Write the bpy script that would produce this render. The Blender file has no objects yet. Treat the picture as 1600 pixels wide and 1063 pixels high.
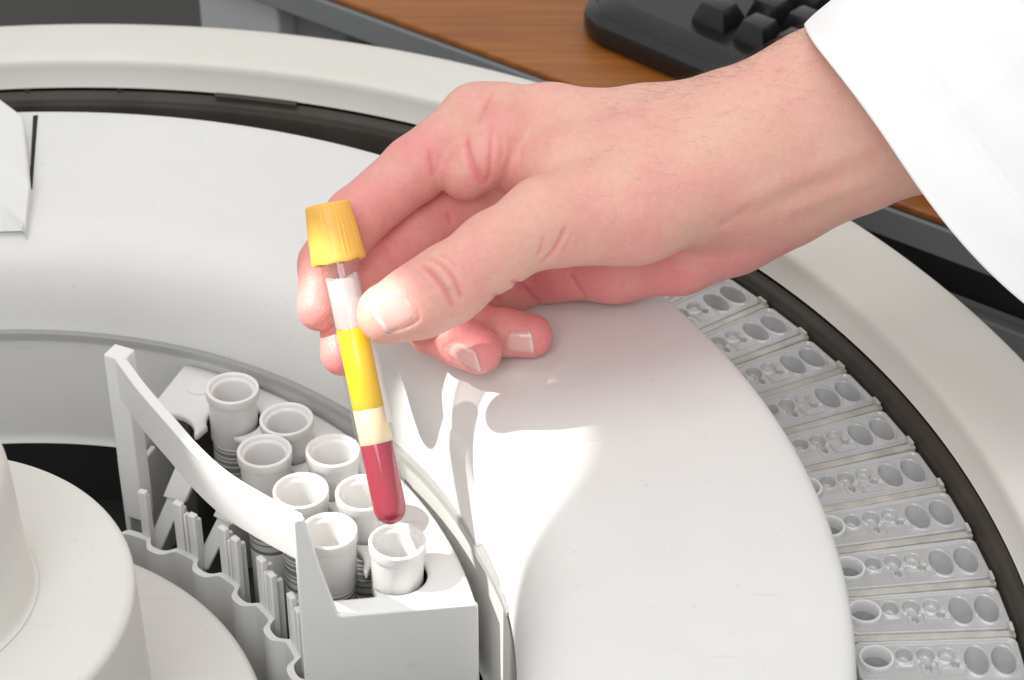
import bpy, bmesh, math, random
import numpy as np
from mathutils import Vector, Matrix
from mathutils.bvhtree import BVHTree

# ------------------------------------------------------------------ camera, world, lamps, exposure
# world units are metres; all lengths below are written in millimetres and scaled by S.
S = 0.001
SC = bpy.context.scene
COL = SC.collection
random.seed(7)
RNG = np.random.default_rng(7)
PITCH = math.radians(36.0)
FPX = 3500.0                                   # focal length in 1600-px-wide picture units
CAMP = np.array([190.0, -512.0, 470.2])        # the machine's axis is the world's z axis

cam_d = bpy.data.cameras.new('camera')
cam = bpy.data.objects.new('camera', cam_d)
COL.objects.link(cam)
cam.location = CAMP * S
cam.rotation_euler = (math.pi / 2 - PITCH, 0, 0)
cam_d.sensor_width = 36.0
cam_d.lens = 36.0 * FPX / 1600.0
cam_d.clip_start = 0.02
cam_d.clip_end = 50.0
cam_d.dof.use_dof = True
cam_d.dof.focus_distance = 0.765
cam_d.dof.aperture_fstop = 20.0
SC.camera = cam

wd = bpy.data.worlds.new('World')
SC.world = wd
wd.use_nodes = True
bg = wd.node_tree.nodes['Background']
bg.inputs[0].default_value = (1.0, 0.99, 0.975, 1)
bg.inputs[1].default_value = 0.70

def lamp_at(o, target):
    d = Vector(target) - o.location
    o.rotation_euler = d.to_track_quat('-Z', 'Y').to_euler()

def area(name, loc, target, size, power, col=(1, 1, 1)):
    d = bpy.data.lights.new(name, 'AREA')
    d.shape = 'RECTANGLE'
    d.size, d.size_y = size
    d.energy = power
    d.color = col
    o = bpy.data.objects.new(name, d)
    COL.objects.link(o)
    o.location = loc
    lamp_at(o, target)
    return o

area('ceiling_lamp', (0.1, 0.35, 1.75), (0.2, 0.1, 0), (1.5, 1.1), 9.0, (1, 0.985, 0.96))
area('front_fill', (-0.2, -1.5, 1.5), (0.2, 0.1, 0), (1.0, 0.8), 15.0, (0.97, 0.985, 1.0))  # broad soft fill from behind the camera, its source unseen

sd = bpy.data.lights.new('beam_lamp', 'SPOT')
sd.energy = 40.0
sd.color = (1.0, 0.97, 0.90)
sd.spot_size = math.radians(7.8)
sd.spot_blend = 0.13
sd.shadow_soft_size = 0.006
so = bpy.data.objects.new('beam_lamp', sd)
COL.objects.link(so)
so.location = (-0.3537, 0.037, 0.5557)
lamp_at(so, (0.1478, 0.0726, -0.0017))

SC.view_settings.view_transform = 'Standard'
SC.view_settings.look = 'None'
SC.view_settings.exposure = 0.0
SC.view_settings.gamma = 1.0
SC.view_settings.use_curve_mapping = False
SC.cycles.use_denoising = True
SC.cycles.max_bounces = 10
SC.cycles.transparent_max_bounces = 16

# ------------------------------------------------------------------ geometry helpers
cP, sP = math.cos(PITCH), math.sin(PITCH)

def ray(u, v):
    a = (u - 800.0) / FPX
    b = (v - 531.5) / FPX
    return np.array([a, cP - b * sP, -sP - b * cP])

def atd(u, v, d):
    """point of the place at depth d (mm) behind picture point u, v"""
    return CAMP + ray(u, v) * d

def atz(u, v, z):
    r = ray(u, v)
    return CAMP + r * ((z - CAMP[2]) / r[2])

def polar(R, deg, z):
    t = math.radians(deg)
    return np.array([R * math.cos(t), R * math.sin(t), z])

def thing(name, label, cat, loc=(0, 0, 0), group=None, kind=None):
    o = bpy.data.objects.new(name, None)
    o.empty_display_size = 0.01
    COL.objects.link(o)
    o.location = np.array(loc, float) * S
    tag(o, label, cat, group, kind)
    return o

def tag(o, label=None, cat=None, group=None, kind=None):
    if label: o['label'] = label
    if cat: o['category'] = cat
    if group: o['group'] = group
    if kind: o['kind'] = kind
    return o

def wloc(o):
    p = np.zeros(3)
    while o is not None:
        p += np.array(o.location) / S
        o = o.parent
    return p

def mesh(name, V, F, mat, parent=None, local=False, smooth=True, sharp=35):
    V = np.asarray(V, float)
    if parent is not None and not local:
        V = V - wloc(parent)
    me = bpy.data.meshes.new(name)
    me.from_pydata((V * S).tolist(), [], [tuple(int(i) for i in f) for f in F])
    me.update()
    if mat is not None:
        me.materials.append(mat)
    if smooth:
        me.polygons.foreach_set('use_smooth', [True] * len(me.polygons))
        if sharp:
            me.set_sharp_from_angle(angle=math.radians(sharp))
    o = bpy.data.objects.new(name, me)
    COL.objects.link(o)
    if parent is not None:
        o.parent = parent
    return o

def fix_normals(o):
    bm = bmesh.new()
    bm.from_mesh(o.data)
    bmesh.ops.recalc_face_normals(bm, faces=bm.faces)
    bm.to_mesh(o.data)
    bm.free()
    return o

def bevel(o, w, seg=2, angle=40):
    m = o.modifiers.new('bevel', 'BEVEL')
    m.width = w * S
    m.segments = seg
    m.limit_method = 'ANGLE'
    m.angle_limit = math.radians(angle)
    return o

def lathe(prof, segs=96, a0=0.0, a1=360.0, closed_prof=False, center=(0, 0)):
    full = abs(a1 - a0) >= 359.99
    n = segs if full else segs + 1
    V, F = [], []
    m = len(prof)
    for i in range(n):
        t = math.radians(a0 + (a1 - a0) * i / segs)
        c, s = math.cos(t), math.sin(t)
        for r, z in prof:
            V.append((center[0] + r * c, center[1] + r * s, z))
    mm = m if closed_prof else m - 1
    for i in range(segs):
        j = (i + 1) % n
        for k in range(mm):
            l = (k + 1) % m
            F.append((i * m + k, j * m + k, j * m + l, i * m + l))
    if closed_prof and not full:
        F.append(tuple(range(m)))
        F.append(tuple((n - 1) * m + k for k in reversed(range(m))))
    return V, F

def smooth_prof(pts, n=6):
    """Catmull-Rom through profile points"""
    P = np.array(pts, float)
    out = []
    for i in range(len(P) - 1):
        p0 = P[max(i - 1, 0)]; p1 = P[i]; p2 = P[i + 1]; p3 = P[min(i + 2, len(P) - 1)]
        for k in range(n):
            t = k / n
            out.append(0.5 * ((2 * p1) + (-p0 + p2) * t + (2 * p0 - 5 * p1 + 4 * p2 - p3) * t * t + (-p0 + 3 * p1 - 3 * p2 + p3) * t ** 3))
    out.append(P[-1])
    return np.array(out)

def prism(poly, z0, z1):
    n = len(poly)
    V = [(p[0], p[1], z0) for p in poly] + [(p[0], p[1], z1) for p in poly]
    F = [tuple(reversed(range(n))), tuple(range(n, 2 * n))]
    for i in range(n):
        j = (i + 1) % n
        F.append((i, j, n + j, n + i))
    return V, F

def box(c, size, ax=(1, 0), tilt=None):
    """box centred at c; ax = plan direction of its length"""
    ex = np.array([ax[0], ax[1], 0.0]); ex /= np.linalg.norm(ex)
    ey = np.array([-ex[1], ex[0], 0.0]); ez = np.array([0, 0, 1.0])
    if tilt:
        M = np.array(Matrix.Rotation(tilt, 3, Vector(ex)))
        ey = M @ ey; ez = M @ ez
    h = np.array(size) / 2
    V = [np.array(c) + ex * h[0] * a + ey * h[1] * b + ez * h[2] * d for a in (-1, 1) for b in (-1, 1) for d in (-1, 1)]
    F = [(0, 1, 3, 2), (4, 6, 7, 5), (0, 4, 5, 1), (2, 3, 7, 6), (0, 2, 6, 4), (1, 5, 7, 3)]
    return V, F

def sweep(path, radius, n=8, cap=True):
    P = np.array(path, float)
    V, F = [], []
    up = np.array([0, 0, 1.0])
    rad = radius if hasattr(radius, '__len__') else [radius] * len(P)
    for i, p in enumerate(P):
        t = P[min(i + 1, len(P) - 1)] - P[max(i - 1, 0)]
        t /= np.linalg.norm(t)
        u = np.cross(t, up)
        if np.linalg.norm(u) < 1e-4: u = np.array([1.0, 0, 0])
        u /= np.linalg.norm(u); w = np.cross(u, t)
        for k in range(n):
            a = 2 * math.pi * k / n
            V.append(p + rad[i] * (math.cos(a) * u + math.sin(a) * w))
    for i in range(len(P) - 1):
        for k in range(n):
            l = (k + 1) % n
            F.append((i * n + k, i * n + l, (i + 1) * n + l, (i + 1) * n + k))
    if cap:
        F.append(tuple(reversed(range(n))))
        F.append(tuple((len(P) - 1) * n + k for k in range(n)))
    return V, F

def ribbon(path, w, h, dirs=None):
    """bar of plan thickness w and height h hanging below a top centre line"""
    P = np.array(path, float)
    V, F = [], []
    for i, p in enumerate(P):
        t = P[min(i + 1, len(P) - 1)] - P[max(i - 1, 0)]
        t[2] = 0; t /= np.linalg.norm(t)
        s = np.array([-t[1], t[0], 0])
        hh = h[i] if hasattr(h, '__len__') else h
        V += [p - s * w / 2, p + s * w / 2, p + s * w / 2 - [0, 0, hh], p - s * w / 2 - [0, 0, hh]]
    for i in range(len(P) - 1):
        for k in range(4):
            l = (k + 1) % 4
            F.append((i * 4 + k, i * 4 + l, i * 4 + 4 + l, i * 4 + 4 + k))
    F.append((3, 2, 1, 0))
    e = (len(P) - 1) * 4
    F.append((e, e + 1, e + 2, e + 3))
    return V, F

def surface_nets(D, org, h):
    """mesh of D = 0 on a regular grid (D < 0 inside)"""
    nx, ny, nz = D.shape
    ins = D < 0
    c = np.zeros((nx - 1, ny - 1, nz - 1), np.uint8)
    for i in (0, 1):
        for j in (0, 1):
            for k in (0, 1):
                c += ins[i:nx - 1 + i, j:ny - 1 + j, k:nz - 1 + k]
    act = np.argwhere((c > 0) & (c < 8))
    idx = -np.ones(c.shape, np.int32)
    idx[act[:, 0], act[:, 1], act[:, 2]] = np.arange(len(act))
    pos = np.zeros((len(act), 3)); cnt = np.zeros(len(act))
    cor = [(i, j, k) for i in (0, 1) for j in (0, 1) for k in (0, 1)]
    val = {q: D[act[:, 0] + q[0], act[:, 1] + q[1], act[:, 2] + q[2]] for q in cor}
    for a in cor:
        for ax in range(3):
            if a[ax] == 0:
                b = list(a); b[ax] = 1; b = tuple(b)
                va, vb = val[a], val[b]
                m = (va < 0) != (vb < 0)
                t = np.where(m, va / np.where(m, va - vb, 1), 0)
                pt = np.array(a, float)[None] + t[:, None] * (np.array(b, float) - np.array(a, float))[None]
                pos[m] += pt[m]; cnt[m] += 1
    V = (act + pos / cnt[:, None]) * h + np.array(org)
    F = []
    for ax in range(3):
        s0 = [slice(None)] * 3; s1 = [slice(None)] * 3
        s0[ax] = slice(0, -1); s1[ax] = slice(1, None)
        A = ins[tuple(s0)]; B = ins[tuple(s1)]
        e = np.argwhere(A != B)
        o1, o2 = [q for q in range(3) if q != ax]
        lim = np.array(c.shape)
        ok = (e[:, o1] > 0) & (e[:, o2] > 0) & (e[:, o1] < lim[o1]) & (e[:, o2] < lim[o2])
        e = e[ok]
        flip = A[e[:, 0], e[:, 1], e[:, 2]]
        def g(d1, d2):
            q = e.copy(); q[:, o1] += d1; q[:, o2] += d2
            return idx[q[:, 0], q[:, 1], q[:, 2]]
        q = np.stack([g(-1, -1), g(0, -1), g(0, 0), g(-1, 0)], 1)
        if ax == 1: flip = ~flip
        q[~flip] = q[~flip][:, ::-1]
        F.append(q)
    return V, np.concatenate(F)

def fast_mesh(name, V, F, mat, parent=None, local=False):
    if parent is not None and not local:
        V = V - wloc(parent)
    me = bpy.data.meshes.new(name)
    F = np.asarray(F)
    me.vertices.add(len(V)); me.vertices.foreach_set('co', (V * S).astype(np.float32).ravel())
    me.loops.add(F.size); me.loops.foreach_set('vertex_index', F.astype(np.int32).ravel())
    me.polygons.add(len(F))
    me.polygons.foreach_set('loop_start', np.arange(0, F.size, F.shape[1], dtype=np.int32))
    me.polygons.foreach_set('loop_total', np.full(len(F), F.shape[1], np.int32))
    me.update(calc_edges=True)
    me.validate()
    me.polygons.foreach_set('use_smooth', [True] * len(me.polygons))
    me.materials.append(mat)
    o = bpy.data.objects.new(name, me)
    COL.objects.link(o)
    if parent is not None: o.parent = parent
    return o

def copy_tree(o, parent=None):
    c = o.copy(); COL.objects.link(c); c.parent = parent
    for ch in [x for x in bpy.data.objects if x.parent == o]:
        copy_tree(ch, c)
    return c

# ------------------------------------------------------------------ materials
def new_mat(name):
    m = bpy.data.materials.new(name)
    m.use_nodes = True
    nt = m.node_tree
    b = nt.nodes['Principled BSDF']
    return m, nt, b

def N(nt, t, **kw):
    n = nt.nodes.new(t)
    for k, v in kw.items():
        if k in n.inputs: n.inputs[k].default_value = v
        else: setattr(n, k, v)
    return n

def plastic(name, col, col2=None, rough=0.45, grain=900.0, bump=0.05, patch=18.0, spec=0.5, coat=0.0, rvar=0.08):
    m, nt, b = new_mat(name)
    L = nt.links.new
    tc = N(nt, 'ShaderNodeTexCoord')
    n1 = N(nt, 'ShaderNodeTexNoise', Scale=patch, Detail=6.0, Roughness=0.6)
    L(tc.outputs['Object'], n1.inputs['Vector'])
    cr = N(nt, 'ShaderNodeValToRGB')
    cr.color_ramp.elements[0].position = 0.35; cr.color_ramp.elements[1].position = 0.68
    c2 = col2 or tuple(x * 0.955 for x in col)
    cr.color_ramp.elements[0].color = (*c2, 1); cr.color_ramp.elements[1].color = (*col, 1)
    L(n1.outputs['Fac'], cr.inputs['Fac'])
    n4 = N(nt, 'ShaderNodeTexNoise', Scale=430.0, Detail=1.0); L(tc.outputs['Object'], n4.inputs['Vector'])
    sp = N(nt, 'ShaderNodeMapRange'); sp.inputs['From Min'].default_value = 0.735; sp.inputs['From Max'].default_value = 0.80
    sp.inputs['To Min'].default_value = 0.0; sp.inputs['To Max'].default_value = 0.26; L(n4.outputs['Fac'], sp.inputs['Value'])
    mp_ = N(nt, 'ShaderNodeMapping'); mp_.inputs['Scale'].default_value = (30.0, 900.0, 200.0); mp_.inputs['Rotation'].default_value = (0.2, 0.1, 0.6)
    L(tc.outputs['Object'], mp_.inputs['Vector'])
    n5 = N(nt, 'ShaderNodeTexNoise', Scale=1.0, Detail=1.0); L(mp_.outputs['Vector'], n5.inputs['Vector'])
    sc_ = N(nt, 'ShaderNodeMapRange'); sc_.inputs['From Min'].default_value = 0.74; sc_.inputs['From Max'].default_value = 0.80
    sc_.inputs['To Min'].default_value = 0.0; sc_.inputs['To Max'].default_value = 0.16; L(n5.outputs['Fac'], sc_.inputs['Value'])
    mxs = N(nt, 'ShaderNodeMath', operation='MAXIMUM'); L(sp.outputs['Result'], mxs.inputs[0]); L(sc_.outputs['Result'], mxs.inputs[1])
    dm = N(nt, 'ShaderNodeMix', data_type='RGBA'); L(mxs.outputs[0], dm.inputs[0]); L(cr.outputs['Color'], dm.inputs[6])
    dm.inputs[7].default_value = (*[x * 0.55 for x in col], 1)
    L(dm.outputs[2], b.inputs['Base Color'])
    mr = N(nt, 'ShaderNodeMapRange')
    mr.inputs['To Min'].default_value = rough - rvar; mr.inputs['To Max'].default_value = rough + rvar
    n3 = N(nt, 'ShaderNodeTexNoise', Scale=patch * 4, Detail=4.0)
    L(tc.outputs['Object'], n3.inputs['Vector'])
    L(n3.outputs['Fac'], mr.inputs['Value']); L(mr.outputs['Result'], b.inputs['Roughness'])
    b.inputs['Specular IOR Level'].default_value = spec
    b.inputs['Coat Weight'].default_value = coat
    n2 = N(nt, 'ShaderNodeTexNoise', Scale=grain, Detail=3.0)
    L(tc.outputs['Object'], n2.inputs['Vector'])
    bp = N(nt, 'ShaderNodeBump', Strength=bump, Distance=0.0004)
    L(n2.outputs['Fac'], bp.inputs['Height']); L(bp.outputs['Normal'], b.inputs['Normal'])
    return m

M = {}
M['cover'] = plastic('cover_plastic', (0.74, 0.74, 0.725), rough=0.52, grain=700, bump=0.06)
M['rim'] = plastic('rim_plastic', (0.715, 0.70, 0.66), (0.675, 0.655, 0.60), rough=0.5, grain=900, bump=0.10, patch=9)
M['hub'] = plastic('hub_plastic', (0.72, 0.705, 0.665), rough=0.5, grain=800, bump=0.05)
M['rack'] = plastic('rack_plastic', (0.80, 0.80, 0.79), rough=0.35, grain=600, bump=0.04)
M['cup'] = plastic('cup_plastic', (0.82, 0.815, 0.80), rough=0.30, grain=500, bump=0.03)
M['cup'].node_tree.nodes['Principled BSDF'].inputs['Subsurface Weight'].default_value = 0.15
M['cup'].node_tree.nodes['Principled BSDF'].inputs['Subsurface Radius'].default_value = (0.002, 0.002, 0.002)
M['lip'] = plastic('lip_metal', (0.36, 0.36, 0.35), rough=0.4, grain=400, bump=0.06)
M['wall'] = plastic('bay_wall_paint', (0.70, 0.695, 0.675), rough=0.55, grain=700, bump=0.1)
M['wall_end'] = plastic('brown_grey_wall_end', (0.26, 0.25, 0.235), rough=0.5, grain=500, bump=0.1)
M['rack_inside'] = plastic('dark_rack_inside', (0.06, 0.055, 0.05), rough=0.5, grain=500, bump=0.1)
M['black'] = plastic('black_plastic', (0.017, 0.017, 0.018), (0.011, 0.011, 0.011), rough=0.5, grain=500, bump=0.1)
M['trough'] = plastic('brown_black_rubber', (0.050, 0.040, 0.031), (0.030, 0.024, 0.018), rough=0.55, grain=300, bump=0.2, patch=40)
M['trough_dark'] = plastic('black_rubber', (0.006, 0.005, 0.005), rough=0.7, grain=300, bump=0.2)
M['carousel'] = plastic('worn_aluminium_rib', (0.56, 0.54, 0.50), (0.40, 0.38, 0.34), rough=0.5, grain=500, bump=0.35, patch=120)
M['kbd'] = plastic('keyboard_plastic', (0.010, 0.010, 0.011), rough=0.26, grain=1500, bump=0.12)
M['key'] = plastic('key_plastic', (0.012, 0.012, 0.013), rough=0.24, grain=1500, bump=0.1)
M['grey'] = plastic('grey_steel', (0.20, 0.21, 0.22), rough=0.5, grain=300, bump=0.05)
M['darkgrey'] = plastic('dark_grey_steel', (0.055, 0.057, 0.06), rough=0.55, grain=300, bump=0.05)
M['lightgrey'] = plastic('light_grey_steel', (0.50, 0.52, 0.53), rough=0.5, grain=300, bump=0.05)
M['floor'] = plastic('dark_floor', (0.045, 0.044, 0.040), (0.03, 0.03, 0.028), rough=0.6, grain=60, bump=0.1, patch=4)

def wood():
    m, nt, b = new_mat('orange_wood')
    L = nt.links.new
    tc = N(nt, 'ShaderNodeTexCoord')
    mp = N(nt, 'ShaderNodeMapping')
    mp.inputs['Rotation'].default_value = (0, 0, math.radians(36.8))
    mp.inputs['Scale'].default_value = (3.0, 60.0, 20.0)
    L(tc.outputs['Object'], mp.inputs['Vector'])
    n = N(nt, 'ShaderNodeTexNoise', Scale=3.0, Detail=8.0, Roughness=0.62, Distortion=0.4)
    L(mp.outputs['Vector'], n.inputs['Vector'])
    cr = N(nt, 'ShaderNodeValToRGB')
    cr.color_ramp.elements[0].position = 0.3; cr.color_ramp.elements[1].position = 0.72
    cr.color_ramp.elements[0].color = (0.22, 0.066, 0.010, 1); cr.color_ramp.elements[1].color = (0.36, 0.125, 0.021, 1)
    L(n.outputs['Fac'], cr.inputs['Fac']); L(cr.outputs['Color'], b.inputs['Base Color'])
    b.inputs['Roughness'].default_value = 0.45
    bp = N(nt, 'ShaderNodeBump', Strength=0.15, Distance=0.0004)
    L(n.outputs['Fac'], bp.inputs['Height']); L(bp.outputs['Normal'], b.inputs['Normal'])
    return m
M['wood'] = wood()

def barcode():
    m, nt, b = new_mat('barcode_print')
    L = nt.links.new
    tc = N(nt, 'ShaderNodeTexCoord')
    sx = N(nt, 'ShaderNodeSeparateXYZ'); L(tc.outputs['Object'], sx.inputs[0])
    mu = N(nt, 'ShaderNodeMath', operation='MULTIPLY'); L(sx.outputs['Z'], mu.inputs[0]); mu.inputs[1].default_value = 1250.0
    fl = N(nt, 'ShaderNodeMath', operation='FLOOR'); L(mu.outputs[0], fl.inputs[0])
    wn = N(nt, 'ShaderNodeTexWhiteNoise', noise_dimensions='1D'); L(fl.outputs[0], wn.inputs['W'])
    gt = N(nt, 'ShaderNodeMath', operation='GREATER_THAN'); L(wn.outputs['Value'], gt.inputs[0]); gt.inputs[1].default_value = 0.45
    mx = N(nt, 'ShaderNodeMix', data_type='RGBA')
    mx.inputs[6].default_value = (0.22, 0.22, 0.22, 1); mx.inputs[7].default_value = (0.62, 0.62, 0.6, 1)
    L(gt.outputs[0], mx.inputs[0]); L(mx.outputs[2], b.inputs['Base Color'])
    b.inputs['Roughness'].default_value = 0.45
    return m
M['barcode'] = barcode()

def clear(name, tint=(1, 1, 1), gloss=0.06, milky=0.0, refl=0.06):
    m = bpy.data.materials.new(name)
    m.use_nodes = True
    nt = m.node_tree; nt.nodes.clear(); L = nt.links.new
    out = N(nt, 'ShaderNodeOutputMaterial')
    tr = N(nt, 'ShaderNodeBsdfTransparent'); tr.inputs[0].default_value = (*tint, 1)
    gl = N(nt, 'ShaderNodeBsdfGlossy', Roughness=gloss)
    df = N(nt, 'ShaderNodeBsdfDiffuse'); df.inputs[0].default_value = (0.92, 0.93, 0.935, 1)
    m0 = N(nt, 'ShaderNodeMixShader'); m0.inputs[0].default_value = milky
    L(tr.outputs[0], m0.inputs[1]); L(df.outputs[0], m0.inputs[2])
    lw = N(nt, 'ShaderNodeLayerWeight', Blend=0.5)
    fp = N(nt, 'ShaderNodeMath', operation='POWER'); L(lw.outputs['Facing'], fp.inputs[0]); fp.inputs[1].default_value = 4.0
    fr = N(nt, 'ShaderNodeMath', operation='MULTIPLY_ADD'); L(fp.outputs[0], fr.inputs[0]); fr.inputs[1].default_value = 0.55; fr.inputs[2].default_value = refl
    m1 = N(nt, 'ShaderNodeMixShader')
    L(fr.outputs[0], m1.inputs[0]); L(m0.outputs[0], m1.inputs[1]); L(gl.outputs[0], m1.inputs[2])
    L(m1.outputs[0], out.inputs[0])
    return m
M['glass'] = clear('clear_tube_plastic', (0.985, 0.99, 0.99), 0.025, 0.02)
M['cart'] = clear('cloudy_cartridge_plastic', (0.92, 0.93, 0.93), 0.10, 0.42, 0.13)
M['ring'] = clear('clear_ring_plastic', (0.95, 0.95, 0.95), 0.04, 0.7)

def liquid(name, col, rough=0.25, sss=0.3, rad=(0.004, 0.003, 0.001), trans=0.0):
    m, nt, b = new_mat(name)
    tc = N(nt, 'ShaderNodeTexCoord')
    n1 = N(nt, 'ShaderNodeTexNoise', Scale=160.0, Detail=5.0)
    nt.links.new(tc.outputs['Object'], n1.inputs['Vector'])
    mx = N(nt, 'ShaderNodeMix', data_type='RGBA')
    mx.inputs[6].default_value = (*[c * 0.90 for c in col], 1); mx.inputs[7].default_value = (*col, 1)
    nt.links.new(n1.outputs['Fac'], mx.inputs[0]); nt.links.new(mx.outputs[2], b.inputs['Base Color'])
    b.inputs['Roughness'].default_value = rough
    b.inputs['Subsurface Weight'].default_value = sss
    b.inputs['Subsurface Radius'].default_value = rad
    b.inputs['Subsurface Scale'].default_value = 1.0
    b.inputs['Transmission Weight'].default_value = trans
    return m
M['serum'] = liquid('yellow_serum', (1.0, 0.62, 0.0), rough=0.12, sss=0.5, rad=(0.006, 0.005, 0.0003), trans=0.0)
M['gel'] = liquid('cream_gel', (0.92, 0.75, 0.50), sss=0.4)
M['blood'] = liquid('red_blood', (0.50, 0.022, 0.062), rough=0.10, sss=0.2, rad=(0.004, 0.0006, 0.0006), trans=0.25)
M['foam'] = liquid('white_froth', (0.84, 0.82, 0.79), rough=0.5)
M['film'] = clear('milky_glare_film', (0.97, 0.97, 0.96), 0.1, 0.42)
M['cap'] = liquid('yellow_cap_plastic', (0.93, 0.53, 0.10), rough=0.4, sss=0.25, rad=(0.003, 0.002, 0.0006))

def skin():
    m, nt, b = new_mat('skin')
    L = nt.links.new
    tc = N(nt, 'ShaderNodeTexCoord')
    at = N(nt, 'ShaderNodeAttribute'); at.attribute_name = 'flush'
    n1 = N(nt, 'ShaderNodeTexNoise', Scale=55.0, Detail=7.0, Roughness=0.62); L(tc.outputs['Object'], n1.inputs['Vector'])
    ad = N(nt, 'ShaderNodeMath', operation='MULTIPLY_ADD'); L(n1.outputs['Fac'], ad.inputs[0]); ad.inputs[1].default_value = 1.3
    L(at.outputs['Fac'], ad.inputs[2])
    sb = N(nt, 'ShaderNodeMath', operation='SUBTRACT'); L(ad.outputs[0], sb.inputs[0]); sb.inputs[1].default_value = 0.54; sb.use_clamp = True
    mx = N(nt, 'ShaderNodeMix', data_type='RGBA')
    mx.inputs[6].default_value = (0.77, 0.455, 0.36, 1); mx.inputs[7].default_value = (0.77, 0.265, 0.27, 1)
    L(sb.outputs[0], mx.inputs[0])
    # fine freckling
    n2 = N(nt, 'ShaderNodeTexNoise', Scale=420.0, Detail=4.0); L(tc.outputs['Object'], n2.inputs['Vector'])
    cr = N(nt, 'ShaderNodeValToRGB'); cr.color_ramp.elements[0].position = 0.32; cr.color_ramp.elements[1].position = 0.62
    cr.color_ramp.elements[0].color = (0.96, 0.93, 0.92, 1); cr.color_ramp.elements[1].color = (1, 1, 1, 1)
    L(n2.outputs['Fac'], cr.inputs['Fac'])
    ml = N(nt, 'ShaderNodeMix', data_type='RGBA', blend_type='MULTIPLY'); ml.inputs[0].default_value = 1.0
    L(mx.outputs[2], ml.inputs[6]); L(cr.outputs['Color'], ml.inputs[7]); L(ml.outputs[2], b.inputs['Base Color'])
    b.inputs['Subsurface Weight'].default_value = 0.35
    b.inputs['Subsurface Radius'].default_value = (0.0032, 0.0013, 0.0007)
    b.inputs['Subsurface Scale'].default_value = 1.0
    b.inputs['Roughness'].default_value = 0.45
    b.inputs['Specular IOR Level'].default_value = 0.5
    vo = N(nt, 'ShaderNodeTexVoronoi', Scale=1150.0); vo.feature = 'DISTANCE_TO_EDGE'; L(tc.outputs['Object'], vo.inputs['Vector'])
    n3 = N(nt, 'ShaderNodeTexNoise', Scale=700.0, Detail=3.0); L(tc.outputs['Object'], n3.inputs['Vector'])
    a2 = N(nt, 'ShaderNodeMath', operation='ADD'); L(vo.outputs['Distance'], a2.inputs[0]); L(n3.outputs['Fac'], a2.inputs[1])
    bp = N(nt, 'ShaderNodeBump', Strength=0.5, Distance=0.0003); L(a2.outputs[0], bp.inputs['Height'])
    L(bp.outputs['Normal'], b.inputs['Normal'])
    return m
M['skin'] = skin()
M['nail'] = liquid('fingernail', (0.79, 0.45, 0.41), rough=0.16, sss=0.3, rad=(0.002, 0.001, 0.0006))
M['nailtip'] = liquid('fingernail_edge', (0.82, 0.60, 0.54), rough=0.16, sss=0.3)
M['hair'] = plastic('brown_hair', (0.10, 0.055, 0.03), rough=0.5)

def cloth():
    m, nt, b = new_mat('white_cotton')
    L = nt.links.new
    tc = N(nt, 'ShaderNodeTexCoord')
    n1 = N(nt, 'ShaderNodeTexNoise', Scale=25.0, Detail=5.0); L(tc.outputs['Object'], n1.inputs['Vector'])
    mx = N(nt, 'ShaderNodeMix', data_type='RGBA')
    mx.inputs[6].default_value = (0.91, 0.91, 0.92, 1); mx.inputs[7].default_value = (0.95, 0.95, 0.955, 1)
    L(n1.outputs['Fac'], mx.inputs[0]); L(mx.outputs[2], b.inputs['Base Color'])
    b.inputs['Roughness'].default_value = 0.85
    b.inputs['Sheen Weight'].default_value = 0.2
    b.inputs['Subsurface Weight'].default_value = 0.1
    b.inputs['Subsurface Radius'].default_value = (0.003, 0.003, 0.003)
    w1 = N(nt, 'ShaderNodeTexWave', Scale=700.0); w1.bands_direction = 'X'; L(tc.outputs['UV'], w1.inputs['Vector'])
    w2 = N(nt, 'ShaderNodeTexWave', Scale=700.0); w2.bands_direction = 'Y'; L(tc.outputs['UV'], w2.inputs['Vector'])
    n2 = N(nt, 'ShaderNodeTexNoise', Scale=1300.0, Detail=2.0); L(tc.outputs['Object'], n2.inputs['Vector'])
    bp = N(nt, 'ShaderNodeBump', Strength=0.18, Distance=0.0004); L(n2.outputs['Fac'], bp.inputs['Height'])
    L(bp.outputs['Normal'], b.inputs['Normal'])
    return m
M['cloth'] = cloth()

# ------------------------------------------------------------------ setting: floor
V, F = [(-3000, -2000, -760), (3500, -2000, -760), (3500, 4000, -760), (-3000, 4000, -760)], [(0, 1, 2, 3)]
tag(mesh('floor', V, F, M['floor'], smooth=False), kind='structure')

# ------------------------------------------------------------------ desk behind the machine
dl = np.array([0.8, -0.6]); dn = np.array([0.6, 0.8])          # along the edge, away from the machine
def dk(a, b, z): return np.array([*(dl * a + dn * b), z])
desk = thing('desk', 'orange wooden desk with grey edge trim behind the machine', 'desk', dk(0, 700, -760))
def dbox(name, a0, a1, b0, b1, z0, z1, mat, bv=1.0):
    c = (dk(a0, b0, z0) + dk(a1, b1, z1)) / 2
    v, f = box(c, (a1 - a0, b1 - b0, z1 - z0), ax=dl)
    return bevel(mesh(name, v, f, mat, desk), bv)
dbox('desk_top', -700, 900, 429, 1200, -33.5, -30, M['wood'], 1.0)
dbox('edge_trim', -700, 900, 427.5, 437, -48, -33.8, M['grey'], 1.0)
dbox('cable_channel', -186, 900, 440, 470, -72, -45, M['black'], 1.0)
dbox('side_panel', 60, 900, 429, 436, -180, -71, M['grey'], 1.0)
dbox('desk_leg', -306, -250, 450, 500, -760, -60, M['lightgrey'], 2.0)
dbox('leg_shaded_side', -249, -214, 462, 512, -760, -60, M['grey'], 2.0)  # shaded side of the desk leg, put in as a darker box

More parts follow.
